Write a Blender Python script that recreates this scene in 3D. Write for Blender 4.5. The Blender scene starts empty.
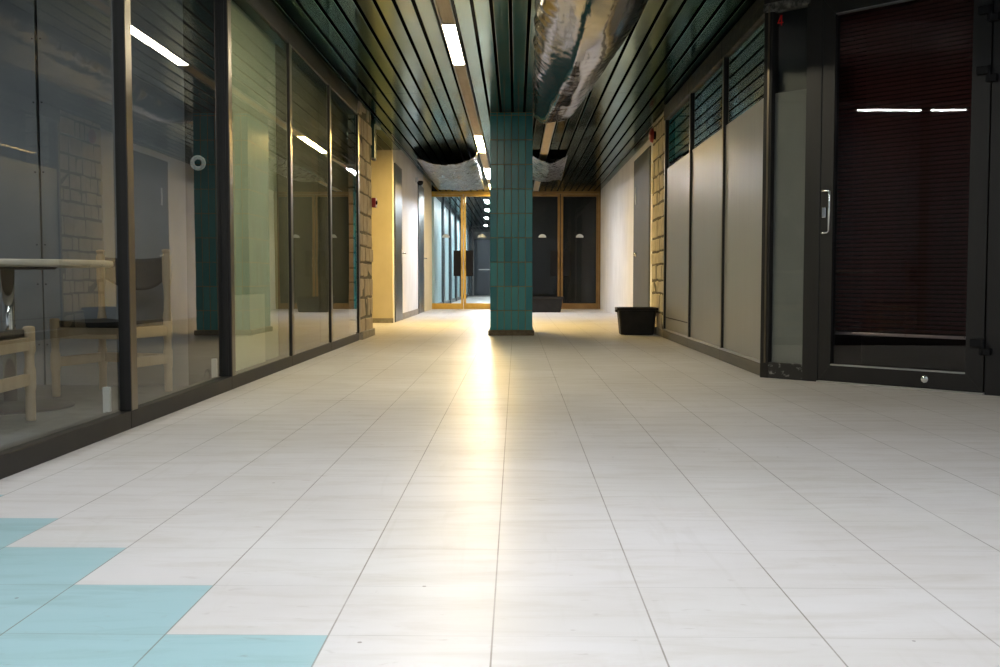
import bpy, bmesh, math, random
from mathutils import Vector, Matrix, noise
random.seed(7)
sc = bpy.context.scene
COL = sc.collection
PI = math.pi
ZC = 2.56            # ceiling height
GX, GM = -.041, .1335  # slat grid

# ------------------------------------------------------------------ materials
def mat(name, base=(.5, .5, .5), rough=.5, metal=0., spec=.5, **kw):
    m = bpy.data.materials.new(name); m.use_nodes = True
    b = m.node_tree.nodes['Principled BSDF']
    b.inputs['Base Color'].default_value = (*base, 1)
    b.inputs['Roughness'].default_value = rough
    b.inputs['Metallic'].default_value = metal
    b.inputs['Specular IOR Level'].default_value = spec
    for k, v in kw.items():
        b.inputs[k].default_value = v
    return m

class NT:
    """small helper for writing node trees"""
    def __init__(s, m):
        s.m = m; s.t = m.node_tree; s.b = s.t.nodes.get('Principled BSDF')
    def n(s, typ, **kw):
        x = s.t.nodes.new(typ)
        for k, v in kw.items(): setattr(x, k, v)
        return x
    def l(s, a, b): s.t.links.new(a, b)
    def coord(s, scale=(1, 1, 1), loc=(0, 0, 0)):
        g = s.n('ShaderNodeNewGeometry'); mp = s.n('ShaderNodeMapping')
        mp.inputs['Scale'].default_value = scale; mp.inputs['Location'].default_value = loc
        s.l(g.outputs['Position'], mp.inputs['Vector']); return mp.outputs['Vector']
    def noise(s, vec, scale=5, detail=4, rough=.5, dist=0):
        x = s.n('ShaderNodeTexNoise'); x.inputs['Scale'].default_value = scale; x.inputs['Detail'].default_value = detail
        x.inputs['Roughness'].default_value = rough; x.inputs['Distortion'].default_value = dist
        s.l(vec, x.inputs['Vector']); return x.outputs['Fac']
    def math(s, op, a, b=None, c=None, clamp=False):
        x = s.n('ShaderNodeMath', operation=op); x.use_clamp = clamp
        for i, v in enumerate((a, b, c)):
            if v is None: continue
            if isinstance(v, (int, float)): x.inputs[i].default_value = v
            else: s.l(v, x.inputs[i])
        return x.outputs[0]
    def ramp(s, fac, *stops):
        x = s.n('ShaderNodeValToRGB'); e = x.color_ramp.elements
        while len(e) < len(stops): e.new(.5)
        for i, (p, c) in enumerate(stops):
            e[i].position = p; e[i].color = (*c, 1) if len(c) == 3 else c
        s.l(fac, x.inputs['Fac']); return x.outputs['Color']
    def mix(s, fac, a, b, mode='MIX'):
        x = s.n('ShaderNodeMix', data_type='RGBA', blend_type=mode)
        for sock, v in ((x.inputs[0], fac), (x.inputs[6], a), (x.inputs[7], b)):
            if isinstance(v, (int, float)): sock.default_value = v
            elif isinstance(v, tuple): sock.default_value = (*v, 1)
            else: s.l(v, sock)
        return x.outputs[2]
    def mapr(s, v, a, b, c, d):
        x = s.n('ShaderNodeMapRange'); s.l(v, x.inputs[0])
        for i, q in enumerate((a, b, c, d)): x.inputs[i + 1].default_value = q
        return x.outputs[0]
    def bump(s, h, strength=.3, dist=.01):
        x = s.n('ShaderNodeBump'); x.inputs['Strength'].default_value = strength; x.inputs['Distance'].default_value = dist
        s.l(h, x.inputs['Height']); s.l(x.outputs['Normal'], s.b.inputs['Normal']); return x
    def to(s, name, v): s.l(v, s.b.inputs[name])

def noisy(name, c1, c2, rough=.5, metal=0., scale=6, stretch=(1, 1, 1), bump=0, spec=.5, dist=.01, r2=None, lo=.35, hi=.65):
    m = mat(name, c1, rough, metal, spec); t = NT(m)
    f = t.noise(t.coord(stretch), scale, 5, .6)
    t.to('Base Color', t.ramp(f, (lo, c1), (hi, c2)))
    if r2 is not None: t.to('Roughness', t.mapr(f, lo, hi, rough, r2))
    if bump: t.bump(f, bump, dist)
    return m

def emis(name, col, s):
    m = bpy.data.materials.new(name); m.use_nodes = True; t = m.node_tree
    t.nodes.remove(t.nodes['Principled BSDF'])
    e = t.nodes.new('ShaderNodeEmission'); e.inputs[0].default_value = (*col, 1); e.inputs[1].default_value = s
    t.links.new(e.outputs[0], t.nodes['Material Output'].inputs[0]); return m

def glass(name, tint=(.93, .97, .95), ior=1.5, rough=0.0, wav=0.0):
    m = bpy.data.materials.new(name); m.use_nodes = True; t = NT(m)
    t.t.nodes.remove(t.b)
    tr = t.n('ShaderNodeBsdfTransparent'); tr.inputs[0].default_value = (*tint, 1)
    gl = t.n('ShaderNodeBsdfGlossy'); gl.inputs['Roughness'].default_value = rough
    fr = t.n('ShaderNodeFresnel'); fr.inputs['IOR'].default_value = ior
    mx = t.n('ShaderNodeMixShader')
    if wav:
        f = t.noise(t.coord((1, .6, .5)), 1.3, 2, .4)
        b = t.n('ShaderNodeBump'); b.inputs['Strength'].default_value = wav; b.inputs['Distance'].default_value = .02
        t.l(f, b.inputs['Height']); t.l(b.outputs[0], gl.inputs['Normal'])
    gm = t.n('ShaderNodeNewGeometry')
    fac = t.math('MULTIPLY', t.math('MULTIPLY', fr.outputs[0], 1.55), t.math('SUBTRACT', 1, gm.outputs['Backfacing']), clamp=True)
    t.l(fac, mx.inputs[0]); t.l(tr.outputs[0], mx.inputs[1]); t.l(gl.outputs[0], mx.inputs[2])
    t.l(mx.outputs[0], t.t.nodes['Material Output'].inputs[0]); return m

M = {}
M['anod'] = noisy('bronze_anodised', (.010, .009, .008), (.018, .016, .013), .5, 0, 3, (1, 1, .4), 0, .3)
M['anodface'] = noisy('bronze_face', (.13, .11, .08), (.20, .165, .12), .3, .9, 4, (1, 1, .3))  # lighter bronze for front faces, their catch of light put into the colour
M['doorframe'] = noisy('dark_bronze_door', (.0065, .0055, .005), (.011, .0095, .0085), .45, 0, 5, (1, 1, .2))
M['glass'] = glass('clear_glass', (.95, .965, .94), 1.5, 0, .05)
M['glassd'] = glass('dark_tinted_glass', (.7, .72, .72), 1.5, 0, 0)
M['glassfar'] = glass('dark_door_glass', (.7, .72, .72), 1.27, 0, 0)
M['glassdoor'] = glass('smoked_glass', (.8, .76, .76), 1.45, .0, .02)
M['greyboard'] = noisy('grey_board', (.17, .185, .20), (.22, .235, .245), .7, 0, 1.5)
M['sage'] = noisy('sage_board', (.41, .47, .335), (.47, .525, .38), .7, 0, 2)
M['sagelight'] = noisy('pale_sage_board', (.66, .69, .52), (.70, .73, .56), .7, 0, 2)
M['olive'] = noisy('olive_board', (.13, .13, .08), (.17, .165, .105), .7, 0, 2)
M['black'] = mat('black_void', (.004, .004, .005), .9)
M['void'] = mat('ceiling_void', (.003, .003, .003), 1., 0, 0)
M['carpet'] = noisy('dark_grey_carpet', (.10, .105, .105), (.14, .145, .14), .9, 0, 12)
M['white'] = noisy('white_plaster', (.72, .71, .70), (.80, .79, .78), .75, 0, 2.5, (1, 1, .6), .15)
M['cream'] = noisy('cream_plaster', (.72, .62, .40), (.80, .70, .47), .75, 0, 2.5, (1, 1, .6), .15)
M['dadobase'] = noisy('grey_base', (.22, .20, .16), (.34, .31, .26), .7, 0, 12)
M['steel'] = noisy('dark_steel_door', (.05, .062, .075), (.075, .09, .105), .3, .5, 2, (1, 1, .3))
M['greydoor'] = noisy('grey_door_paint', (.04, .045, .055), (.05, .055, .065), .55, 0, 3)
M['chrome'] = mat('chrome', (.85, .85, .86), .12, 1)
M['alu'] = mat('aluminium', (.6, .6, .6), .3, 1)
M['brass'] = noisy('gold_frame', (.62, .37, .07), (.74, .46, .10), .34, .75, 6)
M['brassd'] = noisy('dull_gold_frame', (.20, .115, .04), (.25, .15, .055), .42, .6, 6)  # same gold as above, darkened in colour for the less lit right doors
M['blackp'] = mat('black_plastic', (.008, .008, .009), .6, 0, .15)
M['blackm'] = noisy('black_rubber_tub', (.010, .010, .010), (.016, .0155, .015), .55, 0, 12, spec=.2)
M['leather'] = noisy('black_leather', (.012, .012, .014), (.022, .022, .024), .42, 0, 30, bump=.25)
M['canvas'] = noisy('dark_sling', (.016, .016, .016), (.024, .024, .023), .7, 0, 40)
M['wood'] = noisy('pale_beech', (.36, .27, .175), (.45, .35, .24), .5, 0, 10, (1, 1, .15))
M['tabletop'] = noisy('table_laminate', (.55, .50, .42), (.62, .57, .49), .4, 0, 12)
M['red'] = mat('red_plastic', (.30, .012, .01), .35)
M['redpaint'] = mat('red_number', (.62, .012, .01), .6)
M['plasticw'] = mat('white_plastic', (.50, .53, .54), .4)
M['beigecover'] = noisy('beige_trough', (.44, .33, .20), (.54, .42, .27), .5, 0, 5, (4, .4, 1))
M['greytrough'] = noisy('grey_trough_edge', (.35, .35, .33), (.45, .45, .42), .4, .4, 5)
M['plinth'] = noisy('dirty_plinth', (.07, .055, .035), (.16, .13, .085), .8, 0, 18)
M['grout'] = noisy('brown_grout', (.22, .155, .055), (.29, .205, .08), .9, 0, 20)
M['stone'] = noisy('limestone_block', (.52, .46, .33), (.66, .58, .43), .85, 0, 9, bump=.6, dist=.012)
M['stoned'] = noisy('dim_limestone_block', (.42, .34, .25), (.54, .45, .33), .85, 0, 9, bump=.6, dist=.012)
M['mortar'] = noisy('grey_mortar', (.10, .085, .06), (.17, .145, .10), .95, 0, 25, bump=.6)
M['boxteal'] = mat('green_metal', (.045, .10, .085), .4, .4)
M['blind'] = noisy('oxblood_blind', (.055, .014, .011), (.08, .020, .016), .5, 0, 4, (1, 1, .2))
M['darkwall'] = mat('dark_interior', (.02, .014, .012), .8)
M['trim'] = noisy('rusted_trim', (.010, .010, .008), (.05, .045, .029), .6, .2, 9, (1, 1, 2), .5, lo=.5, hi=.72)
M['flake'] = noisy('flaking_paint', (.015, .014, .012), (.30, .29, .27), .6, 0, 16, (1, 1, 1.5), .3, lo=.58, hi=.70)
M['flakedirt'] = noisy('grey_dirty_channel', (.035, .034, .03), (.22, .21, .19), .6, .3, 22, (1, 1, 1), .4, lo=.42, hi=.66)
M['kick'] = noisy('grey_kickboard', (.075, .07, .055), (.11, .10, .08), .45, .3, 5, (1, .3, 3))
M['sticker'] = mat('pale_sticker', (.55, .60, .60), .4)
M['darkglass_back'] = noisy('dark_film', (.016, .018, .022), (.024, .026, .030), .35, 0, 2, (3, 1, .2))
M['tealpanel'] = noisy('pale_teal_panel', (.48, .68, .74), (.56, .76, .82), .4, 0, 1, (1, 2, .1))

# floor tiles
def floor_mat():
    m = mat('vinyl_floor_tiles', (.6, .58, .55), .22); t = NT(m)
    g = t.n('ShaderNodeNewGeometry'); sp = t.n('ShaderNodeSeparateXYZ'); t.l(g.outputs['Position'], sp.inputs[0])
    u = t.math('DIVIDE', t.math('ADD', sp.outputs[0], .0425), .3); v = t.math('DIVIDE', t.math('SUBTRACT', sp.outputs[1], 1.828), .3)
    c = t.math('FLOOR', u); r = t.math('FLOOR', v)
    fu = t.math('FRACT', u); fv = t.math('FRACT', v)
    du = t.math('MINIMUM', fu, t.math('SUBTRACT', 1, fu)); dv = t.math('MINIMUM', fv, t.math('SUBTRACT', 1, fv))
    ju = t.math('LESS_THAN', du, .0055); jv = t.math('LESS_THAN', dv, .0042)
    cb = t.n('ShaderNodeCombineXYZ'); t.l(c, cb.inputs[0]); t.l(r, cb.inputs[1])
    wn = t.n('ShaderNodeTexWhiteNoise', noise_dimensions='2D'); t.l(cb.outputs[0], wn.inputs['Vector'])
    big = t.noise(t.coord((.8, 1, 1)), 1.1, 5, .6)
    streak = t.noise(t.coord((1.6, 9, 1)), 1.6, 6, .65, .6)
    streak2 = t.noise(t.coord((11, 1.0, 1), (3, 0, 0)), 1.2, 4, .6, 1.2)
    col = t.ramp(big, (.3, (.56, .535, .50)), (.72, (.68, .665, .655)))
    col = t.mix(t.mapr(wn.outputs['Value'], 0, 1, .0, .16), col, (.50, .475, .43))
    col = t.mix(t.mapr(streak, .48, .74, 0, .36), col, (.43, .385, .31))
    col = t.mix(t.mapr(streak2, .60, .75, 0, .22), col, (.45, .42, .36))
    blue = t.math('LESS_THAN', t.math('ADD', c, r), -2.0)
    colb = t.mix(big, (.29, .45, .465), (.35, .515, .53))
    colb = t.mix(t.mapr(streak, .52, .74, 0, .45), colb, (.25, .36, .34))
    col = t.mix(blue, col, colb)
    # scuffs and specks
    sc1 = t.noise(t.coord((16, 34, 1), (9, 4, 0)), 1.0, 3, .5, .6); sc2 = t.noise(t.coord((1, 1, 1), (5, 5, 0)), 1.4, 2, .5)
    scuff = t.math('MULTIPLY', t.mapr(sc1, .66, .80, 0, 1), t.mapr(sc2, .46, .62, 0, .4))
    col = t.mix(scuff, col, (.20, .14, .09))
    vo = t.n('ShaderNodeTexVoronoi'); vo.inputs['Scale'].default_value = 7; t.l(t.coord(), vo.inputs['Vector'])
    col = t.mix(t.math('MULTIPLY', t.math('LESS_THAN', vo.outputs['Distance'], .035), t.mapr(sc2, .5, .52, 0, .7)), col, (.16, .13, .10))
    vs = t.n('ShaderNodeTexVoronoi'); vs.inputs['Scale'].default_value = 1.0; t.l(t.coord((3.2, 14, 1), (4, 7, 0)), vs.inputs['Vector'])
    sv = t.n('ShaderNodeSeparateColor'); t.l(vs.outputs['Color'], sv.inputs[0])
    mark = t.math('MULTIPLY', t.math('GREATER_THAN', sv.outputs[0], .72), t.mapr(t.math('ADD', vs.outputs['Distance'], t.math('MULTIPLY', t.noise(t.coord(), 30, 2, .6), .12)), .08, .14, .6, 0))
    col = t.mix(mark, col, (.30, .21, .13))
    jf = t.noise(t.coord((1, 1, 1), (2, 1, 0)), 2.2, 3, .6)
    j = t.math('MAXIMUM', t.math('MULTIPLY', ju, t.mapr(jf, .3, .6, .45, .85)), t.math('MULTIPLY', jv, t.mapr(jf, .4, .68, .12, .6)))
    col = t.mix(j, col, (.17, .145, .11))
    t.to('Base Color', col)
    t.to('Roughness', t.math('ADD', t.mapr(streak, .3, .7, .27, .42), t.math('MULTIPLY', big, .08)))
    h = t.math('ADD', t.math('MULTIPLY', streak, .25), t.math('MULTIPLY', wn.outputs['Value'], .1))
    h = t.math('SUBTRACT', h, t.math('MULTIPLY', j, .5))
    t.bump(h, .10, .004)
    t.b.inputs['Specular IOR Level'].default_value = .2
    return m
M['floor'] = floor_mat()

def slat_mat():
    m = mat('ceiling_slat_metal', (.3, .36, .34), .16, 1.); t = NT(m)
    g = t.n('ShaderNodeNewGeometry'); sp = t.n('ShaderNodeSeparateXYZ'); t.l(g.outputs['Position'], sp.inputs[0])
    k = t.math('FLOOR', t.math('DIVIDE', t.math('SUBTRACT', sp.outputs[0], GX), GM))
    cb = t.n('ShaderNodeCombineXYZ'); t.l(t.math('MULTIPLY', k, 7.31), cb.inputs[0])
    t.l(t.math('MULTIPLY', sp.outputs[1], 1.0), cb.inputs[1]); t.l(t.math('MULTIPLY', sp.outputs[0], 2.), cb.inputs[2])
    dirt = t.noise(cb.outputs[0], .9, 3, .5, .5); wave = t.noise(cb.outputs[0], 1.2, 3, .5)
    dirt2 = t.noise(t.coord((1, .8, 1)), .8, 3, .5)
    wn = t.n('ShaderNodeTexWhiteNoise', noise_dimensions='1D'); t.l(k, wn.inputs['W'])
    col = t.mix(wn.outputs['Value'], (.32, .40, .375), (.39, .46, .425))

    col = t.mix(t.mapr(dirt, .52, .66, 0, .35), col, (.30, .24, .12))
    col = t.mix(t.mapr(dirt2, .5, .7, 0, .4), col, (.18, .25, .24))
    side = t.mapr(t.math('ABSOLUTE', sp.outputs[0]), .75, 1.25, 0, .85)  # slats near the side walls coloured darker for the weaker light there
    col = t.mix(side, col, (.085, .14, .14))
    t.to('Base Color', col)
    t.to('Roughness', t.mapr(dirt2, .3, .7, .10, .24))
    t.bump(wave, .13, .03)
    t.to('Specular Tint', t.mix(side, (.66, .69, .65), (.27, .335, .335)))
    return m
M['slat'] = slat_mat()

def tile_mat():
    m = mat('teal_glazed_tile', (.02, .11, .12), .26, 0, .3); t = NT(m)
    a = t.n('ShaderNodeAttribute', attribute_name='tilevar')
    f = t.noise(t.coord((6, 6, 1)), 3, 3, .5)
    v = t.math('ADD', t.math('MULTIPLY', a.outputs['Fac'], .75), t.math('MULTIPLY', f, .3))
    t.to('Base Color', t.ramp(v, (.1, (.020, .155, .195)), (.55, (.030, .205, .245)), (.95, (.058, .27, .30))))
    t.bump(f, .15, .004)
    return m
M['tile'] = tile_mat()

def foil_mat(name, base, rough, bs):
    m = mat(name, base, rough, 1.); t = NT(m)
    f = t.noise(t.coord((5, 1.2, 3)), 2.2, 3, .5, 1.); f2 = t.noise(t.coord((1, 1, 1)), 14, 4, .6, .5)
    t.bump(t.math('ADD', f, t.math('MULTIPLY', f2, .0)), bs, .03)
    t.to('Roughness', t.mapr(f2, .3, .7, rough * .7, rough * 1.4))
    m.node_tree.nodes['Principled BSDF'].inputs['Specular Tint'].default_value = (.7, .7, .72, 1)
    return m
M['foil'] = foil_mat('crinkled_silver_foil', (.27, .28, .295), .12, .10)
M['foilm'] = foil_mat('dull_silver_sheeting', (.26, .275, .28), .28, .12)

M['slateboard'] = noisy('slate_grey_panel', (.17, .17, .165), (.21, .21, .20), .5, 0, 2)
def board_mat():
    m = mat('brushed_grey_panel', (.36, .35, .32), .36); t = NT(m)
    f = t.noise(t.coord((1, 9, .35)), 3, 5, .6); g = t.noise(t.coord((1, 1, 1), (3, 3, 3)), 1.2, 3, .5)
    c = t.mix(f, (.22, .22, .197), (.275, .27, .243))
    t.to('Base Color', t.mix(t.mapr(g, .4, .7, 0, .3), c, (.19, .187, .165)))
    return m
M['board'] = board_mat()

# ------------------------------------------------------------------ mesh builder
class MB:
    def __init__(s): s.bm = bmesh.new(); s.mi = 0
    def _tag(s, faces):
        for f in faces: f.material_index = s.mi
    def box(s, x0, x1, y0, y1, z0, z1, bev=0, mtx=None):
        g = bmesh.ops.create_cube(s.bm, size=1)
        vs = g['verts']
        for v in vs:
            v.co = Vector(((x0 + x1) / 2 + v.co.x * (x1 - x0), (y0 + y1) / 2 + v.co.y * (y1 - y0), (z0 + z1) / 2 + v.co.z * (z1 - z0)))
        fs = set(f for v in vs for f in v.link_faces); s._tag(fs)
        if bev:
            es = list(set(e for v in vs for e in v.link_edges))
            r = bmesh.ops.bevel(s.bm, geom=es, offset=bev, segments=2, affect='EDGES', profile=.5)
            s._tag(r['faces']); vs = list(set(v for f in r['faces'] for v in f.verts) | set(v for v in vs if v.is_valid))
        if mtx is not None:
            for v in vs: v.co = mtx @ v.co
        return s
    def prism(s, pts, z0, z1, mtx=None):
        """polygon pts (x,y) extruded z0..z1"""
        lo = [s.bm.verts.new((x, y, z0)) for x, y in pts]; hi = [s.bm.verts.new((x, y, z1)) for x, y in pts]
        fs = [s.bm.faces.new(list(reversed(lo))), s.bm.faces.new(hi)]
        n = len(pts)
        for i in range(n): fs.append(s.bm.faces.new((lo[i], lo[(i + 1) % n], hi[(i + 1) % n], hi[i])))
        s._tag(fs)
        if mtx is not None:
            for v in lo + hi: v.co = mtx @ v.co
        return s
    def lathe(s, prof, seg=20, mtx=None):
        """profile [(r,z)] spun about Z"""
        rings = []
        for r, z in prof:
            rings.append([s.bm.verts.new((r * math.cos(2 * PI * i / seg), r * math.sin(2 * PI * i / seg), z)) for i in range(seg)])
        fs = []
        for a, b in zip(rings, rings[1:]):
            for i in range(seg): fs.append(s.bm.faces.new((a[i], a[(i + 1) % seg], b[(i + 1) % seg], b[i])))
        fs.append(s.bm.faces.new(list(reversed(rings[0])))); fs.append(s.bm.faces.new(rings[-1]))
        for f in fs: f.smooth = True
        fs[-1].smooth = fs[-2].smooth = False
        s._tag(fs)
        if mtx is not None:
            for rg in rings:
                for v in rg: v.co = mtx @ v.co
        return s
    def tube(s, path, r, seg=10):
        path = [Vector(p) for p in path]; rings = []
        for i, p in enumerate(path):
            d = (path[min(i + 1, len(path) - 1)] - path[max(i - 1, 0)]).normalized()
            a = d.cross(Vector((0, 0, 1)) if abs(d.z) < .9 else Vector((1, 0, 0))).normalized(); b = d.cross(a)
            rings.append([s.bm.verts.new(p + r * (math.cos(2 * PI * k / seg) * a + math.sin(2 * PI * k / seg) * b)) for k in range(seg)])
        fs = []
        for a, b in zip(rings, rings[1:]):
            for i in range(seg): fs.append(s.bm.faces.new((a[i], a[(i + 1) % seg], b[(i + 1) % seg], b[i])))
        for f in fs: f.smooth = True
        fs += [s.bm.faces.new(rings[0]), s.bm.faces.new(rings[-1])]
        s._tag(fs); return s
    def grid(s, nu, nv, fn, thick=None):
        vs = [[s.bm.verts.new(fn(i / nu, j / nv)) for j in range(nv + 1)] for i in range(nu + 1)]
        fs = []
        for i in range(nu):
            for j in range(nv):
                f = s.bm.faces.new((vs[i][j], vs[i + 1][j], vs[i + 1][j + 1], vs[i][j + 1])); f.smooth = True; fs.append(f)
        s._tag(fs); return s
    def build(s, name, mats, parent=None, loc=None, rot=None):
        bmesh.ops.recalc_face_normals(s.bm, faces=s.bm.faces[:])
        me = bpy.data.meshes.new(name); s.bm.to_mesh(me); s.bm.free()
        for m in (mats if isinstance(mats, (list, tuple)) else [mats]): me.materials.append(M[m] if isinstance(m, str) else m)
        o = bpy.data.objects.new(name, me); COL.objects.link(o)
        if parent: o.parent = parent
        if loc: o.location = loc
        if rot: o.rotation_euler = rot
        return o

def tag(o, label, cat, kind=None, group=None):
    o['label'] = label; o['category'] = cat
    if kind: o['kind'] = kind
    if group: o['group'] = group
    return o
def empty(name, label, cat, loc=(0, 0, 0), rz=0, kind=None, group=None):
    o = bpy.data.objects.new(name, None); o.empty_display_size = .1; COL.objects.link(o)
    o.location = loc; o.rotation_euler = (0, 0, rz)
    return tag(o, label, cat, kind, group)
def copy_tree(o, parent=None):
    c = o.copy(); COL.objects.link(c)
    if parent: c.parent = parent
    for ch in list(o.children): copy_tree(ch, c)
    return c
def solid(o, t, off=0):
    m = o.modifiers.new('s', 'SOLIDIFY'); m.thickness = t; m.offset = off; return o

# ------------------------------------------------------------------ floor, ceiling, shell
XL, XR = -1.672, 1.64
C0 = Vector((1.645, 6.76, 0))
tag(MB().prism([(-1.745, -3), (2.95, -3), (2.95, 6.2), (2.4, 7.6), (2.2, 12), (2.2, 41.5), (-4.2, 41.5), (-4.2, 11.0), (-1.745, 11.0)], -.1, 0).build('floor', 'floor'),
    'off-white vinyl tile floor of the corridor with pale blue tiles in the near corner', 'floor', 'structure')
tag(MB().box(-5.1, -1.745, -3, 11.0, -.1, 0).build('floor_left', 'carpet'), 'dark grey carpet behind the storefront glass with the table and chairs', 'carpet', 'structure')

b = MB()
ks = list(range(-13, 21))
for k in ks:
    if k in (-4, 3): continue
    x0, x1 = GX + GM * k + .0125, GX + GM * (k + 1) - .0125
    x0 = max(x0, -1.70)
    if x0 > x1: continue
    if x0 < 1.60: segs = [(-3, 4.1), (4.104, 10.6), (10.604, 15.15 if x0 > .2 and x1 < .85 else 16.4), (16.404, 22.3)]
    elif x0 < 1.75: segs = [(-3, 4.1), (4.104, 6.7), (12.62, 22.3)]
    else: segs = [(-3, 4.1), (4.104, 8.3 - x0)]
    if x1 < -.2: segs.append((22.45, 30)); segs.append((30.004, 41.4))
    for y0, y1 in segs:
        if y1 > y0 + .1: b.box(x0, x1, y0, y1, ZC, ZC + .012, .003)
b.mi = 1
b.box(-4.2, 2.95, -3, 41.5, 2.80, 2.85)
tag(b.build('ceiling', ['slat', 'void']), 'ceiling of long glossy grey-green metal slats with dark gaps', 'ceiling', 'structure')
# recess slats left, behind the pillar
b = MB()
for i in range(11):
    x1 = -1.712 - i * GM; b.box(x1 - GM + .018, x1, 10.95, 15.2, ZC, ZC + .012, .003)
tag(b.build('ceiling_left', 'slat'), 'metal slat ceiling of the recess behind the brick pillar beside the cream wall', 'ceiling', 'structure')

# ------------------------------------------------------------------ left storefront
MY = [-.43, 1.18, 2.80, 4.385, 5.96, 7.58, 9.20, 10.84]
fills = [None, None, None, None, 'sage', 'olive', 'olive']
wl = ['storefront window beyond the frame at the camera end of the hall', 'clear storefront window beside the camera end of the hall',
      'clear storefront window in front of the round table', 'clear storefront window showing the wooden chair and the round white camera',
      'pale green backed storefront window beside the grey room', 'olive storefront window between the pale green one and the last one', 'last olive storefront window against the brick pillar']
for i in range(7):
    y0, y1 = MY[i] + .075, MY[i + 1]
    w = empty('window_%d' % (i + 1), wl[i], 'window', (XL, y0, 0), 0, 'structure')
    def L(bb, n, m): return bb.build(n, m, w, (-XL, -y0, 0))
    sk = (0, 0, .004, .013, .004, .004, .004)[i]
    gx = -1.696 if i < 4 else -1.679
    L(MB().prism([(gx - .008, y0 - .01), (gx, y0 - .01), (gx - sk, y1 + .01), (gx - .008 - sk, y1 + .01)], .075, 2.40), 'pane', 'glass')
    L(MB().box(-1.77, XL, y0 - .075, y1, 0, .078, .004), 'bottom_rail', 'anod')
    L(MB().box(-1.77, XL, y0 - .075, y1, 2.385, 2.52, .004), 'top_rail', 'anod')
    q = MB().box(-1.722 if i < 3 else -1.692, XL - .0005, y1, y1 + .075, .078, 2.385, .004); q.mi = 1
    q.box(XL - .002, XL + .003, y1 + .004, y1 + .071, .08, 2.384)
    L(q, 'mullion', ['anod', 'anodface'])
    if i == 3: L(MB().box(-1.93, -1.6925, y1 + .004, y1 + .07, 0, 2.5), 'jamb', 'anod')
    if fills[i]: L(MB().box(-1.805, -1.78, y0 - .03, y1 + .03, .0, 2.45), 'backing_board', fills[i])
tag(MB().box(-1.80, XL - .01, -3, 10.93, 2.52, 2.80).build('trim_1', 'trim'), 'dark strip above the storefront windows along the ceiling edge', 'trim', 'structure')
tag(MB().box(-1.772, -1.742, 6.08, 7.05, .078, .55, .003).build('pale_board', 'sagelight'), 'low pale green board leaning upright inside the green storefront window', 'board')

# grey room behind the glass
b = MB()
def boardgap(xa, xb, left):
    n = 24
    pts = []
    for i in range(n + 1):
        z = i / n * 2.6
        bow = .012 * math.sin(z * 2.2 + .6) * (1 if left else .35) + .006 * noise.noise(Vector((z * 2, left, 0)))
        pts.append((z, bow))
    return pts
for left in (0, 1):
    pts = boardgap(0, 0, left)
    poly = [(-2.895 + (.006 if not left else -.008) + bw * (.5 if left else .2), z) for z, bw in pts]
    far = -5.0 if left else -1.745
    P = poly + [(far, 2.6), (far, 0)]
    mt = Matrix(((1, 0, 0, 0), (0, 0, -1, 6.22), (0, 1, 0, 0), (0, 0, 0, 1)))
    b.prism(P, 0, .02, mt)
b.mi = 1
b.box(-5.0, -1.745, 6.235, 6.26, 0, 2.6)
for z in (.25, .62, .86, 1.3, 1.72, 2.1):
    for dx in (-.028, .022): b.box(-2.895 + dx - .004, -2.895 + dx + .004, 6.194, 6.2, z - .004, z + .004)
tag(b.build('wall_back', ['greyboard', 'black']), 'grey boarded wall with one open vertical joint behind the round table', 'wall', 'structure')
tag(MB().box(-5.1, -5.0, -3, 6.26, 0, 2.8).build('wall_left', 'greyboard'), 'far side wall of the room behind the storefront glass', 'wall', 'structure')
tag(MB().box(-5.0, -1.77, -3, 6.26, 2.6, 2.65).build('ceiling_room', 'greyboard'), 'plain ceiling of the room behind the storefront glass', 'ceiling', 'structure')

# white glazing blocks at the mullion feet
for (yy, lab) in ((4.385, 'small white block at the foot of the window post beside the round table'), (5.96, 'small white block at the foot of the window post beside the black adapter')):
    q = MB().box(-1.785, -1.755, yy - .03, yy - .004, 0, .185, .003).build('glazing_block', 'plasticw'); tag(q, lab, 'block')
pa = empty('power_adapter', 'black power adapter with a looped cord on the window rail', 'adapter', (-1.80, 5.87, 0))
MB().prism([(-.03, 0), (.03, 0), (.024, .05), (.008, .085), (-.012, .085), (-.026, .05)], -.02, .02, Matrix(((0, 0, 1, 0), (1, 0, 0, 0), (0, 1, 0, 0), (0, 0, 0, 1)))).build('body', 'blackp', pa)
MB().tube([(0, -.03 + .0, .04)] + [(0, .02 - .055 * math.cos(a), .05 + .075 * math.sin(a)) for a in [i * PI / 10 for i in range(11)]], .0035, 6).build('cord', 'blackp', pa)

# ball camera on the glass
cam_t = empty('security_camera', 'round white camera with a dark lens stuck on the storefront glass', 'camera', (-1.79, 5.756, 1.304))
d = (Vector((0, 0, .65)) - Vector((-1.79, 5.756, 1.304))).normalized(); Rm = d.to_track_quat('Z', 'Y').to_matrix().to_4x4()
MB().lathe([(.012, -.036), (.03, -.026), (.040, -.008), (.0425, .006), (.041, .018), (.034, .022), (.028, .022)], 28, Rm).build('housing', 'plasticw', cam_t)
MB().lathe([(.029, .02), (.029, .026), (.024, .030), (.02, .026), (.001, .0255)], 28, Rm).build('lens_ring', 'alu', cam_t)
MB().lathe([(.019, .02), (.019, .028), (.012, .033), (.001, .0345)], 24, Rm).build('lens', 'blackp', cam_t)
MB().tube([(.0, .02, .02), (.01, .1, .035), (.012, .18, .02), (.012, .25, -.03), (.012, .30, -.10)], .003, 6).build('cable', 'blackp', cam_t)

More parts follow.
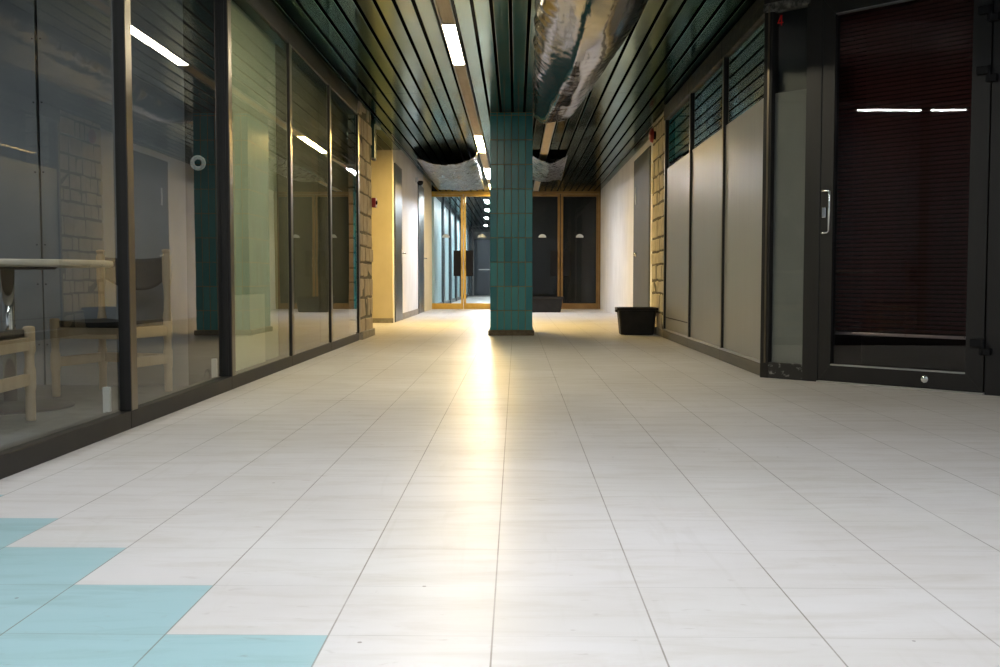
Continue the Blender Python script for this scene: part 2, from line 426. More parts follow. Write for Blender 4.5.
# ------------------------------------------------------------------ furniture behind the glass
tb = empty('round_table', 'round pale laminate table on a chrome pedestal behind the storefront glass', 'table', (-2.563, 5.11, 0))
MB().lathe([(.485, .712), (.498, .716), (.5, .722), (.5, .738), (.497, .743), (.49, .745), (.001, .745)], 64).build('table_top', 'tabletop', tb)
MB().lathe([(.22, .70), (.235, .711), (.06, .7115)], 32).build('top_plate', 'blackp', tb)
MB().lathe([(.032, .012), (.032, .705), (.03, .706)], 28).build('pedestal', 'chrome', tb)
MB().lathe([(.30, 0), (.302, .006), (.29, .012), (.12, .026), (.05, .03), (.034, .035)], 48).build('base_plate', 'blackm', tb)

W2, D2 = .222, .20
FRONT = [(.021, 0), (.0215, .01), (.0225, .06), (.0215, .13), (.024, .145), (.026, .15), (.026, .235), (.0245, .242), (.0205, .25), (.0205, .30), (.024, .312), (.0265, .318), (.0265, .425), (.0235, .433), (.01, .436)]
REAR = [(.021, 0), (.0215, .01), (.0225, .06), (.0215, .13), (.024, .145), (.026, .15), (.026, .235), (.0245, .242), (.0205, .25), (.0205, .30), (.024, .312), (.0265, .318), (.0265, .425), (.024, .44), (.0195, .47), (.0175, .55), (.019, .60), (.0235, .625), (.025, .635), (.025, .775), (.0235, .787), (.019, .795), (.019, .80), (.0235, .806), (.0245, .812), (.0235, .82), (.012, .824)]
def make_chair():
    t = empty('wooden_chair', '', 'chair')
    for x in (-W2, W2):
        MB().lathe(FRONT, 20).build('leg', 'wood', t, (x, D2, 0))
        MB().lathe(REAR, 20).build('leg', 'wood', t, (x, -D2, 0))
        MB().box(x - .011, x + .011, -D2 + .015, D2 - .015, .165, .22, .004).build('stretcher', 'wood', t)
        MB().box(x - .011, x + .011, -D2 + .015, D2 - .015, .325, .385, .004).build('seat_rail', 'wood', t)
    for y in (-D2, D2):
        MB().box(-W2 + .015, W2 - .015, y - .011, y + .011, .325, .385, .004).build('seat_rail', 'wood', t)
    MB().box(-W2 + .015, W2 - .015, -D2 - .011, -D2 + .011, .165, .22, .004).build('stretcher', 'wood', t)
    def seat(u, v):
        x = (u - .5) * 2; y = (v - .5) * 2
        ed = max(abs(x), abs(y))
        z = .405 - .022 * (1 - x * x) * (1 - y * y * .6) + .008 * (1 - ed ** 6)
        return Vector((x * (W2 - .012), y * (D2 - .005), z))
    s = solid(MB().grid(20, 20, seat).build('seat', 'leather', t), .032)
    def back(u, v):
        x = (u - .5) * 2; sag = .085 * (1 - x * x) ** 1.0
        z1 = .782 - .012 * (1 - x * x); z0 = .668 - .082 * (1 - abs(x) ** 2.2) + .0
        z = z0 + (z1 - z0) * v
        return Vector((x * W2, -D2 - .055 * (1 - x * x), z))
    solid(MB().grid(28, 10, back).build('backrest', 'canvas', t), .007)
    return t
ch = make_chair()
ch.location = (-2.281, 5.725, 0); ch.rotation_euler = (0, 0, math.atan2(-.1, .395) + PI + .0)
f = Vector((-.105, -.385)).normalized(); ch.rotation_euler = (0, 0, math.atan2(f.y, f.x) - PI / 2)
ch['label'] = 'pale wooden chair with black sling back in front of the grey boarded wall'
ch['group'] = 'wooden chairs at the round table'
c2 = copy_tree(ch)
f = Vector((-.08, .997)); side = Vector((.997, .08))
p = Vector((-2.235, 4.64)) - side * W2 - f * D2
c2.location = (p.x, p.y, 0); c2.rotation_euler = (0, 0, math.atan2(f.y, f.x) - PI / 2)
c2['label'] = 'pale wooden chair cut by the picture edge, on the near side of the table'

# ------------------------------------------------------------------ masonry pillars
def pillar(name, label, x_face, x_back, y0, y1, m, seed):
    rnd = random.Random(seed)
    t = empty(name, label, 'pillar', ((x_face + x_back) / 2, (y0 + y1) / 2, 0), 0, None)
    sgn = 1 if x_face > x_back else -1
    ox, oy = t.location.x, t.location.y
    lo, hi = min(x_face, x_back), max(x_face, x_back)
    MB().box(lo + .018 * (sgn < 0), hi - .018 * (sgn > 0), y0 + .018, y1 - .018, 0, ZC).build('core', 'mortar', t, (-ox, -oy, 0))
    q = MB(); z = .06
    while z < ZC - .03:
        h = rnd.choice((.15, .17, .19, .205, .22)); h = min(h, ZC - z)
        y = y0
        while y < y1 - .02:
            wdt = rnd.choice((.13, .18, .24, .30, .34))
            if y1 - (y + wdt) < .1: wdt = y1 - y
            e = .004 + rnd.random() * .014
            xa, xb = (x_face - .06, x_face - .0 - e) if sgn > 0 else (x_face + e, x_face + .06)
            dz0, dz1 = rnd.uniform(.006, .014), rnd.uniform(.006, .016)
            v0 = len(q.bm.verts)
            q.box(xa, xb, y + (.009 if y > y0 else 0), y + wdt - (.009 if y + wdt < y1 else 0), z + dz0, z + h - dz1, .012)
            q.bm.verts.ensure_lookup_table()
            y += wdt
        z += h
    # end face (towards the hall)
    z = .06
    while z < ZC - .03:
        h = rnd.choice((.15, .17, .19, .205, .22)); h = min(h, ZC - z)
        q.box(lo + .012, hi - .07, y0 + .002, y0 + .06, z + .008, z + h - .01, .012); z += h
    q.bm.verts.ensure_lookup_table()
    for v in q.bm.verts:
        n = noise.noise_vector(v.co * 9 + Vector((seed, 0, 0)))
        v.co += n * .008
    q.build('stonework', m, t, (-ox, -oy, 0))
    MB().box(lo - .012 * (sgn < 0), hi + .012 * (sgn > 0), y0 - .005, y1 + .01, 0, .085, .006).build('plinth', 'dadobase', t, (-ox, -oy, 0))
    return t
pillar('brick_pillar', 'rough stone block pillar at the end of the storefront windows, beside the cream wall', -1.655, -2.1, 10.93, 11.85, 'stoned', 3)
pillar('brick_pillar', 'rough stone block pillar behind the black tub, under the red alarm bell', 1.655, 2.1, 11.40, 12.62, 'stone', 11)
ab = empty('fire_alarm', 'small dark red alarm box on the pillar beside the cream wall', 'alarm', (-1.655, 11.78, 1.53))
MB().box(.0, .045, -.05, .05, -.055, .055, .008).build('housing', 'red', ab)
MB().lathe([(.022, 0), (.022, .01), (.015, .014)], 16, Matrix.Translation((.045, 0, 0)) @ Matrix.Rotation(PI / 2, 4, 'Y')).build('button', 'blackp', ab)
bl = empty('alarm_bell', 'red alarm bell high on the pillar behind the black tub', 'alarm bell', (1.65, 12.2, 2.35))
MB().lathe([(.05, 0), (.05, .03), (.03, .035)], 20, Matrix.Rotation(-PI / 2, 4, 'Y')).build('base', 'blackp', bl)
MB().lathe([(.085, .03), (.088, .04), (.075, .062), (.04, .078), (.005, .082)], 28, Matrix.Rotation(-PI / 2, 4, 'Y')).build('gong', 'red', bl)

# ------------------------------------------------------------------ left side beyond the pillar
tag(MB().box(-4.2, -1.84, 15.2, 15.32, 0, 2.80).build('wall_cream', 'cream'), 'cream wall facing the hall in the recess past the brick pillar', 'wall', 'structure')
tag(MB().box(-4.2, -4.1, 10.9, 15.2, 0, 2.8).build('wall_recess', 'cream'), 'far wall of the recess behind the brick pillar', 'wall', 'structure')
tag(MB().box(-4.1, -1.83, 15.185, 15.2, 0, .07, .003).build('baseboard_cream', 'dadobase'), 'grey base strip along the cream wall', 'baseboard', 'structure')
q = MB()
q.box(-2.0, -1.84, 15.32, 15.42, 0, 2.8); q.box(-2.0, -1.84, 15.42, 16.35, 2.40, 2.8)
q.box(-2.0, -1.84, 16.35, 19.15, 0, 2.8); q.box(-2.0, -1.84, 19.15, 20.25, 2.44, 2.8)
tag(q.build('wall_left_far', 'white'), 'white wall with two dark doors near the gold glass doors', 'wall', 'structure')
tag(MB().box(-2.0, -1.84, 20.25, 22.36, 0, 2.8).build('wall_left_end', 'cream'), 'short cream wall beside the gold glass doors', 'wall', 'structure')
tag(MB().box(-1.85, -1.825, 16.40, 19.1, 0, .10, .003).build('baseboard_left', 'dadobase'), 'grey base strip along the white wall between the dark doors', 'baseboard', 'structure')
def flush_door(name, label, x, y0, y1, zt, m, sgn, handle_y, parts=True):
    t = empty(name, label, 'door', (x, y0, 0), 0, 'structure')
    lf = MB().box(-.05, .05, .05, y1 - y0 - .05, .005, zt - .05, .004).build('door_leaf', m, t)
    q = MB(); q.box(-.05, .045 if sgn < 0 else .05, 0, .05, 0, zt); q.box(-.05, .05, y1 - y0 - .05, y1 - y0, 0, zt); q.box(-.05, .05, .05, y1 - y0 - .05, zt - .05, zt)
    fr = q.build('door_frame', m, t)
    hx = .05 * sgn
    hy = handle_y - y0
    MB().box(min(hx, hx + .012 * sgn), max(hx, hx + .012 * sgn), hy - .02, hy + .02, .90, 1.12, .003).build('lock_plate', 'alu', lf)
    MB().tube([(hx, hy, 1.06), (hx + .05 * sgn, hy, 1.06), (hx + .055 * sgn, hy + .02, 1.06), (hx + .055 * sgn, hy + .12, 1.06)], .010, 8).build('door_handle', 'chrome', lf)
    return t
flush_door('door_1', 'dark steel door beside the cream wall', -1.87, 15.42, 16.35, 2.40, 'steel', 1, 16.2)
flush_door('door_2', 'dark steel door beside the gold glass doors', -1.87, 19.15, 20.25, 2.44, 'steel', 1, 20.05)
dc = empty('dome_camera', 'small dome camera high on the white wall near the gold doors', 'camera', (-1.84, 18.75, 2.42))
MB().box(0, .05, -.05, .05, .0, .09, .006).build('bracket', 'plasticw', dc)
MB().lathe([(.001, -.06), (.03, -.052), (.052, -.025), (.058, .005), (.058, .02), (.03, .03)], 20, Matrix.Translation((.085, 0, 0))).build('dome', 'blackp', dc)
gb = empty('ceiling_box', 'narrow green metal box hanging under the ceiling behind the brick pillar', 'metal box', (-1.735, 12.5, 2.1))
MB().box(-.05, .0, -.25, .25, .02, .455, .004).build('body', 'blackp', gb)
MB().box(.0, .045, -.25, -.18, .0, .455, .004).build('front_flange', 'boxteal', gb)
MB().box(.0, .06, -.25, .25, .40, .455, .004).build('top_flange', 'boxteal', gb)

# ------------------------------------------------------------------ right side
q = MB()
q.box(1.84, 2.0, 12.6, 14.05, 0, 2.8); q.box(1.84, 2.0, 14.05, 15.95, 2.47, 2.8); q.box(1.84, 2.0, 15.95, 22.36, 0, 2.8)
tag(q.build('wall_right', 'white'), 'white wall between the grey door and the dark glass doors', 'wall', 'structure')
t = empty('door_3', 'tall grey door beside the pillar and the white wall', 'door', (1.87, 14.05, 0), 0, 'structure')
lf = MB().box(-.05, .03, .05, 1.85, .005, 2.42, .004).build('door_leaf', 'greydoor', t)
q = MB(); q.box(-.045, .05, 0, .05, 0, 2.47); q.box(-.045, .05, 1.85, 1.9, 0, 2.47); q.box(-.045, .05, .05, 1.85, 2.42, 2.47); q.build('door_frame', 'greydoor', t)
MB().box(-.062, -.05, 1.52, 1.58, 1.78, 2.04, .004).build('pull_plate', 'alu', lf)
MB().lathe([(.035, 0), (.035, .012), (.018, .02), (.018, .05), (.001, .052)], 16, Matrix.Translation((-.05, 1.45, 1.02)) @ Matrix.Rotation(-PI / 2, 4, 'Y')).build('lock', 'chrome', lf)

# right glazed partition
RY = [6.80, 8.23, 9.78, 11.40]
rl = ['grey panelled shop window next to the glass shop door', 'grey panelled shop window in the middle of three', 'grey panelled shop window next to the stone pillar']
for i in range(3):
    y0, y1 = RY[i], RY[i + 1]
    w = empty('window_%d' % (8 + i), rl[i], 'window', (XR, y0, 0), 0, 'structure')
    def L(bb, n, m): return bb.build(n, m, w, (-XR, -y0, 0))
    L(MB().box(1.662, 1.669, y0, y1, 1.866, 2.41), 'pane', 'glassd')
    L(MB().box(1.662, 1.70, y0, y1, .09, 1.865), 'grey_panel', 'board')
    L(MB().box(XR, 1.74, y0, y1, 0, .085, .004), 'kickboard', 'kick')
    L(MB().box(XR + .004, 1.70, y0, y1, .085, .10, .003), 'sill_strip', 'alu')
    L(MB().box(XR - .01, 1.75, y0, y1, 2.40, 2.545, .005), 'top_rail', 'trim')
    q = MB().box(XR + .003, 1.75, y1 - .045, y1, .10, 2.45, .004); q.mi = 1; q.box(XR + .0, XR + .004, y1 - .042, y1 - .003, .10, 2.45)
    L(q, 'mullion', ['anod', 'anodface'])
    if i == 2: L(MB().box(1.659, 1.665, y0, y1 - .05, .225, .235), 'panel_seam', 'anod')
tag(MB().prism([(2.1, 7.55), (2.15, 7.55), (2.15, 12.6), (2.1, 12.6)], 0, 2.8).build('wall_right_back', 'black'), 'black recess behind the grey panelled shop windows', 'wall', 'structure')
tag(MB().box(1.66, 2.9, 6.9, 12.6, 2.575, 2.6).build('ceiling_right', 'black'), 'dark ceiling of the shop behind the grey panelled windows', 'ceiling', 'structure')

# ------------------------------------------------------------------ chamfered shop front (45 degrees)
RZ = -PI / 4
def cham(name, label, cat): return empty(name, label, cat, C0, RZ, 'structure')
w = cham('window_11', 'narrow shop window with a red number in the corner, beside the glass shop door', 'window')
MB().box(.03, .275, .02, .027, .10, 2.40).build('pane', 'glass', w)
MB().box(.03, .275, .034, .05, .10, 1.862).build('grey_panel', 'slateboard', w)
MB().box(.03, .275, .072, .078, 1.80, 2.42).build('dark_backing', 'darkglass_back', w)
MB().box(-.02, .28, -.005, .08, 0, .105, .004).build('bottom_rail', 'flake', w)
q = MB().box(-.03, .032, -.008, .07, .0, 2.42, .004); q.mi = 1; q.box(.0, .012, -.012, -.006, .1, 2.42); q.build('corner_post', ['anod', 'anodface'], w)
MB().box(-.04, .30, -.012, .06, 2.38, 2.44, .006).build('top_channel', 'flakedirt', w)
MB().box(-.04, 1.8, .0, .08, 2.44, 2.80, .004).build('header', 'trim', w)
# the red figure 4
s0, z0, wd, hg, th = .050, 2.288, .043, .066, .0065
mt = Matrix(((1, 0, 0, 0), (0, 0, 1, .0165), (0, 1, 0, 0), (0, 0, 0, 1)))
fig = MB()
fig.prism([(s0 + wd * .62, z0), (s0 + wd * .62 + th, z0), (s0 + wd * .62 + th, z0 + hg), (s0 + wd * .62, z0 + hg)], 0, .002, mt)
fig.prism([(s0, z0 + hg * .24), (s0 + wd, z0 + hg * .24), (s0 + wd, z0 + hg * .24 + th * .9), (s0, z0 + hg * .24 + th * .9)], 0, .0024, mt)
fig.prism([(s0, z0 + hg * .24 + th * .5), (s0 + th, z0 + hg * .24 + th * .5), (s0 + wd * .62 + th, z0 + hg), (s0 + wd * .62 - th * .2, z0 + hg)], 0, .0028, mt)
fig.build('number', 'redpaint', w)
d = cham('door_4', 'dark bronze glass shop door with dark red blinds behind', 'door')
q = MB(); q.box(.277, .385, -.008, .08, 0, 2.46, .004); q.box(1.408, 1.60, -.008, .08, 0, 2.46, .004); q.box(.385, 1.408, -.004, .08, 2.39, 2.46, .004)
q.build('door_frame', 'doorframe', d)
q = MB(); zb, zt = .012, 2.385
mt = Matrix(((1, 0, 0, 0), (0, 0, 1, 0), (0, 1, 0, 0), (0, 0, 0, 1)))
a0, a1, g0, g1, h0, h1 = .392, 1.402, .474, 1.302, .115, 2.285
for pts in ([(a0, zb), (a1, zb), (g1, h0), (g0, h0)], [(a0, zt), (g0, h1), (g1, h1), (a1, zt)], [(a0, zb), (g0, h0), (g0, h1), (a0, zt)], [(a1, zb), (a1, zt), (g1, h1), (g1, h0)]):
    cx = sum(p[0] for p in pts) / 4; cz = sum(p[1] for p in pts) / 4
    q.prism([(cx + (x - cx) * .9995, cz + (z - cz) * .9995) for x, z in pts], -.012, .045, mt)
leaf = q.build('door_leaf', 'doorframe', d)
q = MB()
for (x0, x1, y, zz0, zz1) in ((g0, g1, -.013, h0 - .004, h0 + .004), (g0, g1, -.013, h1 - .004, h1 + .004)): q.box(x0, x1, y, .02, zz0, zz1)
q.build('glazing_bead', 'alu', leaf)
MB().box(g0 - .01, g1 + .01, .012, .02, h0 - .01, h1 + .01).build('pane', 'glassdoor', leaf)
hd = MB().tube([(.425, -.012, 1.20), (.425, -.055, 1.20), (.432, -.062, 1.20), (.468, -.062, 1.20), (.478, -.062, 1.19), (.478, -.062, .95), (.468, -.062, .938), (.432, -.062, .938), (.425, -.055, .938), (.425, -.012, .938)], .009, 10).build('door_handle', 'chrome', leaf)
MB().box(.404, .432, -.022, -.01, 1.035, 1.10, .004).build('lock', 'chrome', leaf)
MB().box(.432, .442, -.022, -.01, 1.035, 1.10, .002).build('lock_guard', 'blackp', leaf)
kl = MB().lathe([(.024, 0), (.024, .006), (.016, .010), (.006, .011)], 8, Matrix.Translation((1.072, -.012, .066)) @ Matrix.Rotation(PI / 2, 4, 'X')).build('floor_lock', 'chrome', leaf)
for zz in (2.115, 1.785, .27):
    q = MB(); q.box(1.335, 1.408, -.045, -.012, zz - .0, zz + .045, .005); q.box(1.385, 1.445, -.045, -.008, zz - .045, zz - .003, .005)
    q.lathe([(.012, -.045), (.012, .045)], 12, Matrix.Translation((1.404, -.035, zz)))
    q.build('hinge', 'blackp', d)
MB().box(.39, 1.41, -.03, .06, 0, .010, .002).build('threshold', 'alu', d)
bd = empty('venetian_blind', 'dark red horizontal blind behind the glass of the shop door', 'blind', C0, RZ)
q = MB()
z = .34
while z < 2.34:
    q.prism([(-.010, -.0005), (-.003, .0028), (.006, .0030), (.0125, .0005), (.0125, -.0005), (.006, .0018), (-.003, .0016)], .40, 1.39,
            Matrix.Translation((0, .115, z)) @ Matrix.Rotation(-.95, 4, 'X') @ Matrix(((0, 0, 1, 0), (1, 0, 0, 0), (0, 1, 0, 0), (0, 0, 0, 1)))); z += .0262
q.build('slats', 'blind', bd)
MB().box(.40, 1.39, .105, .125, .30, .318, .003).build('bottom_rail', 'alu', bd)
MB().box(.40, 1.39, .095, .135, 2.345, 2.38, .003).build('head_rail', 'darkwall', bd)
for s in (.55, .9, 1.25): MB().box(s - .0015, s + .0015, .0995, .1015, .31, 2.35).build('ladder_cord', 'blind', bd)
q = MB(); q.box(.28, 1.66, .75, .80, 0, 2.6); q.box(.28, .30, .07, .75, 0, 2.6); q.box(1.62, 1.66, .08, .75, 0, 2.6); q.box(.28, 1.66, .07, .8, 2.6, 2.65)
o = q.build('wall_shop', 'darkwall', None, C0, (0, 0, RZ)); tag(o, 'dark wall inside the shop behind the red blind', 'wall', 'structure')
o = MB().box(.30, 1.62, .075, .75, 0, .006).build('floor_shop', 'darkwall', None, C0, (0, 0, RZ)); tag(o, 'dark floor inside the shop behind the glass door', 'floor', 'structure')
o = MB().box(1.60, 2.6, -.008, .08, 0, 2.8).build('wall_shop_side', 'doorframe', None, C0, (0, 0, RZ)); tag(o, 'dark wall continuing past the hinges of the shop door', 'wall', 'structure')
tag(MB().box(2.93, 3.0, -3, 5.3, 0, 2.8).build('wall_right_near', 'white'), 'plain side wall beside the camera end of the hall', 'wall', 'structure')

# ------------------------------------------------------------------ tiled column
ct = empty('tiled_column', 'square column clad in dark teal tiles standing in the middle of the hall', 'column', (-.055, 12.3, 0))
hx, hy = .2435, .5
MB().box(-hx + .006, hx - .006, -hy + .006, hy - .006, 0, ZC).build('core', 'grout', ct)
q = MB(); lay = q.bm.verts.layers.float.new('tilevar'); rnd = random.Random(5)
def tile(face, a0, a1, z0, z1):
    n0 = len(q.bm.verts)
    g = .0036
    if face[0] == 'y':
        yy = face[1] * hy; q.box(a0 + g, a1 - g, min(yy, yy - face[1] * .008), max(yy, yy - face[1] * .008), z0 + g, z1 - g, .0018)
    else:
        xx = face[1] * hx; q.box(min(xx, xx - face[1] * .008), max(xx, xx - face[1] * .008), a0 + g, a1 - g, z0 + g, z1 - g, .0018)
    q.bm.verts.ensure_lookup_table(); v = rnd.random()
    for i in range(n0, len(q.bm.verts)): q.bm.verts[i][lay] = v
zr = [.06] + [.288 + .2800 * i for i in range(9)] + [ZC]
for z0, z1 in zip(zr, zr[1:]):
    for sgn in (-1, 1):
        for i in range(6):
            w6 = 2 * hx / 6; tile(('y', sgn), -hx + i * w6, -hx + (i + 1) * w6, z0, z1)
        for i in range(12):
            w12 = 2 * hy / 12; tile(('x', sgn), -hy + i * w12, -hy + (i + 1) * w12, z0, z1)
q.build('tiles', 'tile', ct)
q = MB()
q.box(-hx - .022, hx + .022, -hy - .022, hy + .022, 0, .058, .006)
q.build('plinth', 'plinth', ct)

# ------------------------------------------------------------------ light troughs and lamps
LX = GX + GM * -3.5; RX = GX + GM * 3.5
def trough(label, x, segs):
    t = empty('light_trough', label, 'light trough', (x, segs[0][0], ZC))
    y00 = segs[0][0]
    for y0, y1 in segs:
        MB().box(-.046, .046, y0 - y00 + .003, y1 - y00 - .003, .004, .012, .002).build('cover', 'beigecover', t)
    ya, yb = segs[0][0] - y00, segs[-1][1] - y00
    for sx in (-1, 1): MB().box(sx * .053 - .005, sx * .053 + .005, ya, yb, -.004, .05, .001).build('side_rail', 'greytrough', t)
    return t
warm, cool, neut = (1, .69, .24), (.91, .94, 1.), (1, .88, .64)
LAMPS = [(-.9, .7, 'cool', 60), (1.2, 2.8, 'cool', 80), (5.6, 6.85, 'neut', 95), (7.75, 9.2, 'neut', 95), (13.7, 15.5, 'warm', 330), (17.7, 19.5, 'coolw', 220), (20.6, 21.7, 'warm', 80)]  # first three are unseen lamps, added to brighten the near and middle floor
gaps = []
y = -2.9
for (a, bq, _, _) in LAMPS:
    if a > y:
        n = max(1, round((a - y) / 1.6)); st = (a - y) / n
        gaps += [(y + i * st, y + (i + 1) * st) for i in range(n)]
    y = bq
gaps.append((y, 22.3))
trough('long beige light trough carrying the lit lamps in the slat ceiling', LX, gaps)
trough('unlit beige light trough running over the torn foil sheet', RX, [(-2.9 + 1.575 * i, -2.9 + 1.575 * (i + 1)) for i in range(16)])
names = ['lamp in the ceiling trough over the camera end of the hall', 'lamp in the ceiling trough in front of the picture', 'lamp in the ceiling trough just above the top picture edge',
         'big white lamp in the ceiling trough, first in view', 'warm yellow lamp in the trough above the dark sheeting hole', 'white lamp in the trough beside the dull sheeting', 'small yellow lamp right in front of the gold glass doors']
colors = {'cool': cool, 'neut': neut, 'warm': warm, 'coolw': (.9, .92, 1)}
def lamp(x, y0, y1, col, s, label, wdt=.047):
    t = empty('ceiling_light', label, 'ceiling light', (x, y0, ZC))
    MB().box(-wdt, wdt, .02, y1 - y0 - .02, -.003, .012, .002).build('diffuser', emis('lamp_glow', col, s), t)
    for e0 in (0, y1 - y0 - .02): MB().box(-wdt, wdt, e0, e0 + .02, -.004, .014).build('end_cap', 'greytrough', t)
    return t
for (y0, y1, c, s), lab in zip(LAMPS, names): lamp(LX, y0, y1, colors[c], s, lab)

for y0 in (-.9, 1.2): lamp(RX, y0, y0 + 1.6, cool, 60 if y0 < 0 else 84, 'lamp in the second ceiling trough ' + ('behind the camera end of the hall' if y0 < 0 else 'short of the big foil sheet'))  # unseen pair added as extra light on the near floor
t = empty('room_lamp', 'tube lamp on the ceiling of the grey room with the round table', 'ceiling light', (-3.3, 3.95, 2.6))
MB().box(-.06, .06, -.62, .62, -.035, 0, .004).build('housing', 'plasticw', t)
MB().box(-.03, .03, -.6, .6, -.045, -.035).build('diffuser', emis('room_lamp_glow', cool, 125), t)

# ------------------------------------------------------------------ foil sheets
def foil(name, label, cat, fn, nu, nv, m):
    o = MB().grid(nu, nv, fn).build(name, m); solid(o, .002); return tag(o, label, cat)
def f1(u, v):
    y = 5.0 + v * 7.1
    le = .135 + .08 * max(0, (y - 7) / 5) ** 1.2; re = .885 - .27 * max(0, (y - 6.9) / 5) ** 1.3
    e = u * (1 - u) * 4
    endf = min(1, (1 - v) / .16); endf = math.sin(endf * PI / 2) ** .7
    x = le + (re - le) * u
    sag = (.20 * e ** .55 * endf + .02 * e)
    nz = noise.noise(Vector((x * 3.2, y * .35, 1.3))) * .06 + noise.noise(Vector((x * 8, y * .9, 4))) * .014
    ruff = noise.noise(Vector((u * 9, y * 5.2, 8))) * .03
    z = ZC - .012 - sag + (nz * e ** .5 + ruff * (1 - e) ** 3 * .6 + noise.noise(Vector((x * 12, y * 7, 2))) * .012 * (.15 + (1 - e) ** 2))
    edge = (1 - e) ** 4
    x += edge * noise.noise(Vector((u * 3, y * 4.5, 5))) * .03
    if v > .97: z -= .03 * e
    return Vector((x, y, min(z, ZC - .006)))
foil('foil_sheet', 'large crinkled silver foil sheet sagging from the ceiling beside the teal column', 'foil sheet', f1, 70, 260, 'foil')
def f2(u, v):
    y = 15.35 + v * 6.2
    x = -1.55 + u * .97 - .09 * v
    e = u * (1 - u) * 4
    z = ZC - .02 - .15 * e ** .6 * (1 - v) ** .35 * (1 if u > .0 else 0) - .03 * (1 - (1 - e) ** 2) * (1 - v)
    z += noise.noise(Vector((x * 4, y * 1.1, 3))) * .03 * e ** .5 + noise.noise(Vector((x * 9 - y * 2, y * 1.1, 3))) * .018 * e ** .4
    return Vector((x, y, min(z, ZC - .008)))
foil('foil_sheet', 'dull silver sheet hanging open under the ceiling in front of the gold glass doors', 'foil sheet', f2, 50, 120, 'foilm')
def f3(u, v):
    y = 15.75 + v * 3.9
    x = .255 + u * .53 + .08 * v * u
    e = (1 - abs(u * 2 - 1))
    z = ZC - .02 - .14 * e ** .85 * (1 - v) ** .4
    z += noise.noise(Vector((x * 5, y * 1.2, 6))) * .025 * min(1, 3 * e) + noise.noise(Vector((x * 11 + y * 2, y * 1.3, 6))) * .016 * min(1, 3 * e)
    return Vector((x, y, min(z, ZC - .008)))
foil('foil_sheet', 'small dull silver sheet hanging open under the ceiling in front of the dark glass doors', 'foil sheet', f3, 36, 90, 'foilm')

# ------------------------------------------------------------------ far glass doors
YD = 22.36
def glass_door(name, label, x0, x1, fm, gm, handle_side, back=None):
    t = empty(name, label, 'door', ((x0 + x1) / 2, YD, 0), 0, 'structure')
    c = (x0 + x1) / 2; a, b_ = x0 - c, x1 - c; st = .05
    q = MB(); q.box(a, a + st, -.025, .025, .0, 2.50, .004); q.box(b_ - st, b_, -.025, .025, .0, 2.50, .004)
    q.box(a + st, b_ - st, -.025, .025, .0, .125, .004); q.box(a + st, b_ - st, -.025, .025, 2.45, 2.50, .004)
    lf = q.build('door_leaf', fm, t)
    MB().box(a + st - .006, b_ - st + .006, -.004, .004, .12, 2.456).build('pane', gm, lf)
    if back: MB().box(a + st - .005, b_ - st + .005, .012, .02, .12, 2.456).build('backing_film', back, lf)
    h = b_ - .02 if handle_side > 0 else a + .02
    w0, w1 = (h - .19, h - .03) if handle_side > 0 else (h + .03, h + .19)
    MB().box(w0, w1, -.045, -.025, .72, 1.28, .004).build('push_plate', 'blackp', lf)
    MB().tube([(h - .01 * handle_side, -.025, .90), (h - .01 * handle_side, -.075, .90), (h - .01 * handle_side, -.085, .93), (h - .01 * handle_side, -.085, 1.08), (h - .01 * handle_side, -.075, 1.11), (h - .01 * handle_side, -.025, 1.11)], .016, 8).build('door_handle', fm, lf)
    # half-round sticker
    n = 12; r = .085; zz = 1.56
    pts = [(r * math.cos(PI * i / n), zz + .075 * math.sin(PI * i / n)) for i in range(n + 1)]
    MB().prism(pts, -.0065, -.005, Matrix(((1, 0, 0, 0), (0, 0, 1, 0), (0, 1, 0, 0), (0, 0, 0, 1)))).build('sticker', 'sticker', lf)
    return t
glass_door('door_5', 'gold framed glass door leaf beside the short cream wall', -1.91, -1.155, 'brass', 'glass', 1)
glass_door('door_6', 'gold framed glass door leaf partly hidden by the teal column', -1.145, -.36, 'brass', 'glass', -1)
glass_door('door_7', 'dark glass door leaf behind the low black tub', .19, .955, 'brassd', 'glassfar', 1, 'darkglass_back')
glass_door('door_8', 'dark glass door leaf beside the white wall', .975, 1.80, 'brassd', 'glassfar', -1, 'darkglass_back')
def jamb(n, lab, xs, m):
    q = MB()
    for x0, x1 in xs: q.box(x0, x1, YD - .04, YD + .04, 0, 2.56, .003)
    q.box(xs[0][0], xs[-1][1], YD - .04, YD + .04, 2.505, 2.56, .003)
    tag(q.build(n, m), lab, 'door frame', 'structure')
jamb('trim_2', 'gold outer frame around the pair of clear glass doors', [(-1.96, -1.912), (-.358, -.30)], 'brass')
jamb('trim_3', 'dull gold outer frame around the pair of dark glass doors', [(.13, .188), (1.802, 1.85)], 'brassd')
tag(MB().box(-2.2, 2.0, YD - .05, YD + .05, 2.56, 2.82).build('trim_4', 'black'), 'dark header over the far glass doors', 'trim', 'structure')
q = MB(); lay = q.bm.verts.layers.float.new('tilevar'); rnd = random.Random(9)
q.box(-.30, .13, YD - .03, YD + .05, 0, 2.56)
for i in range(5):
    for j in range(9):
        n0 = len(q.bm.verts)
        q.box(-.30 + .086 * i + .003, -.30 + .086 * (i + 1) - .003, YD - .04, YD - .028, .285 * j + .003, min(2.558, .285 * (j + 1) - .003), .002)
        q.bm.verts.ensure_lookup_table(); v = rnd.random()
        for k in range(n0, len(q.bm.verts)): q.bm.verts[k][lay] = v
tag(q.build('wall_far', 'tile'), 'narrow teal tiled wall between the two pairs of glass doors', 'wall', 'structure')

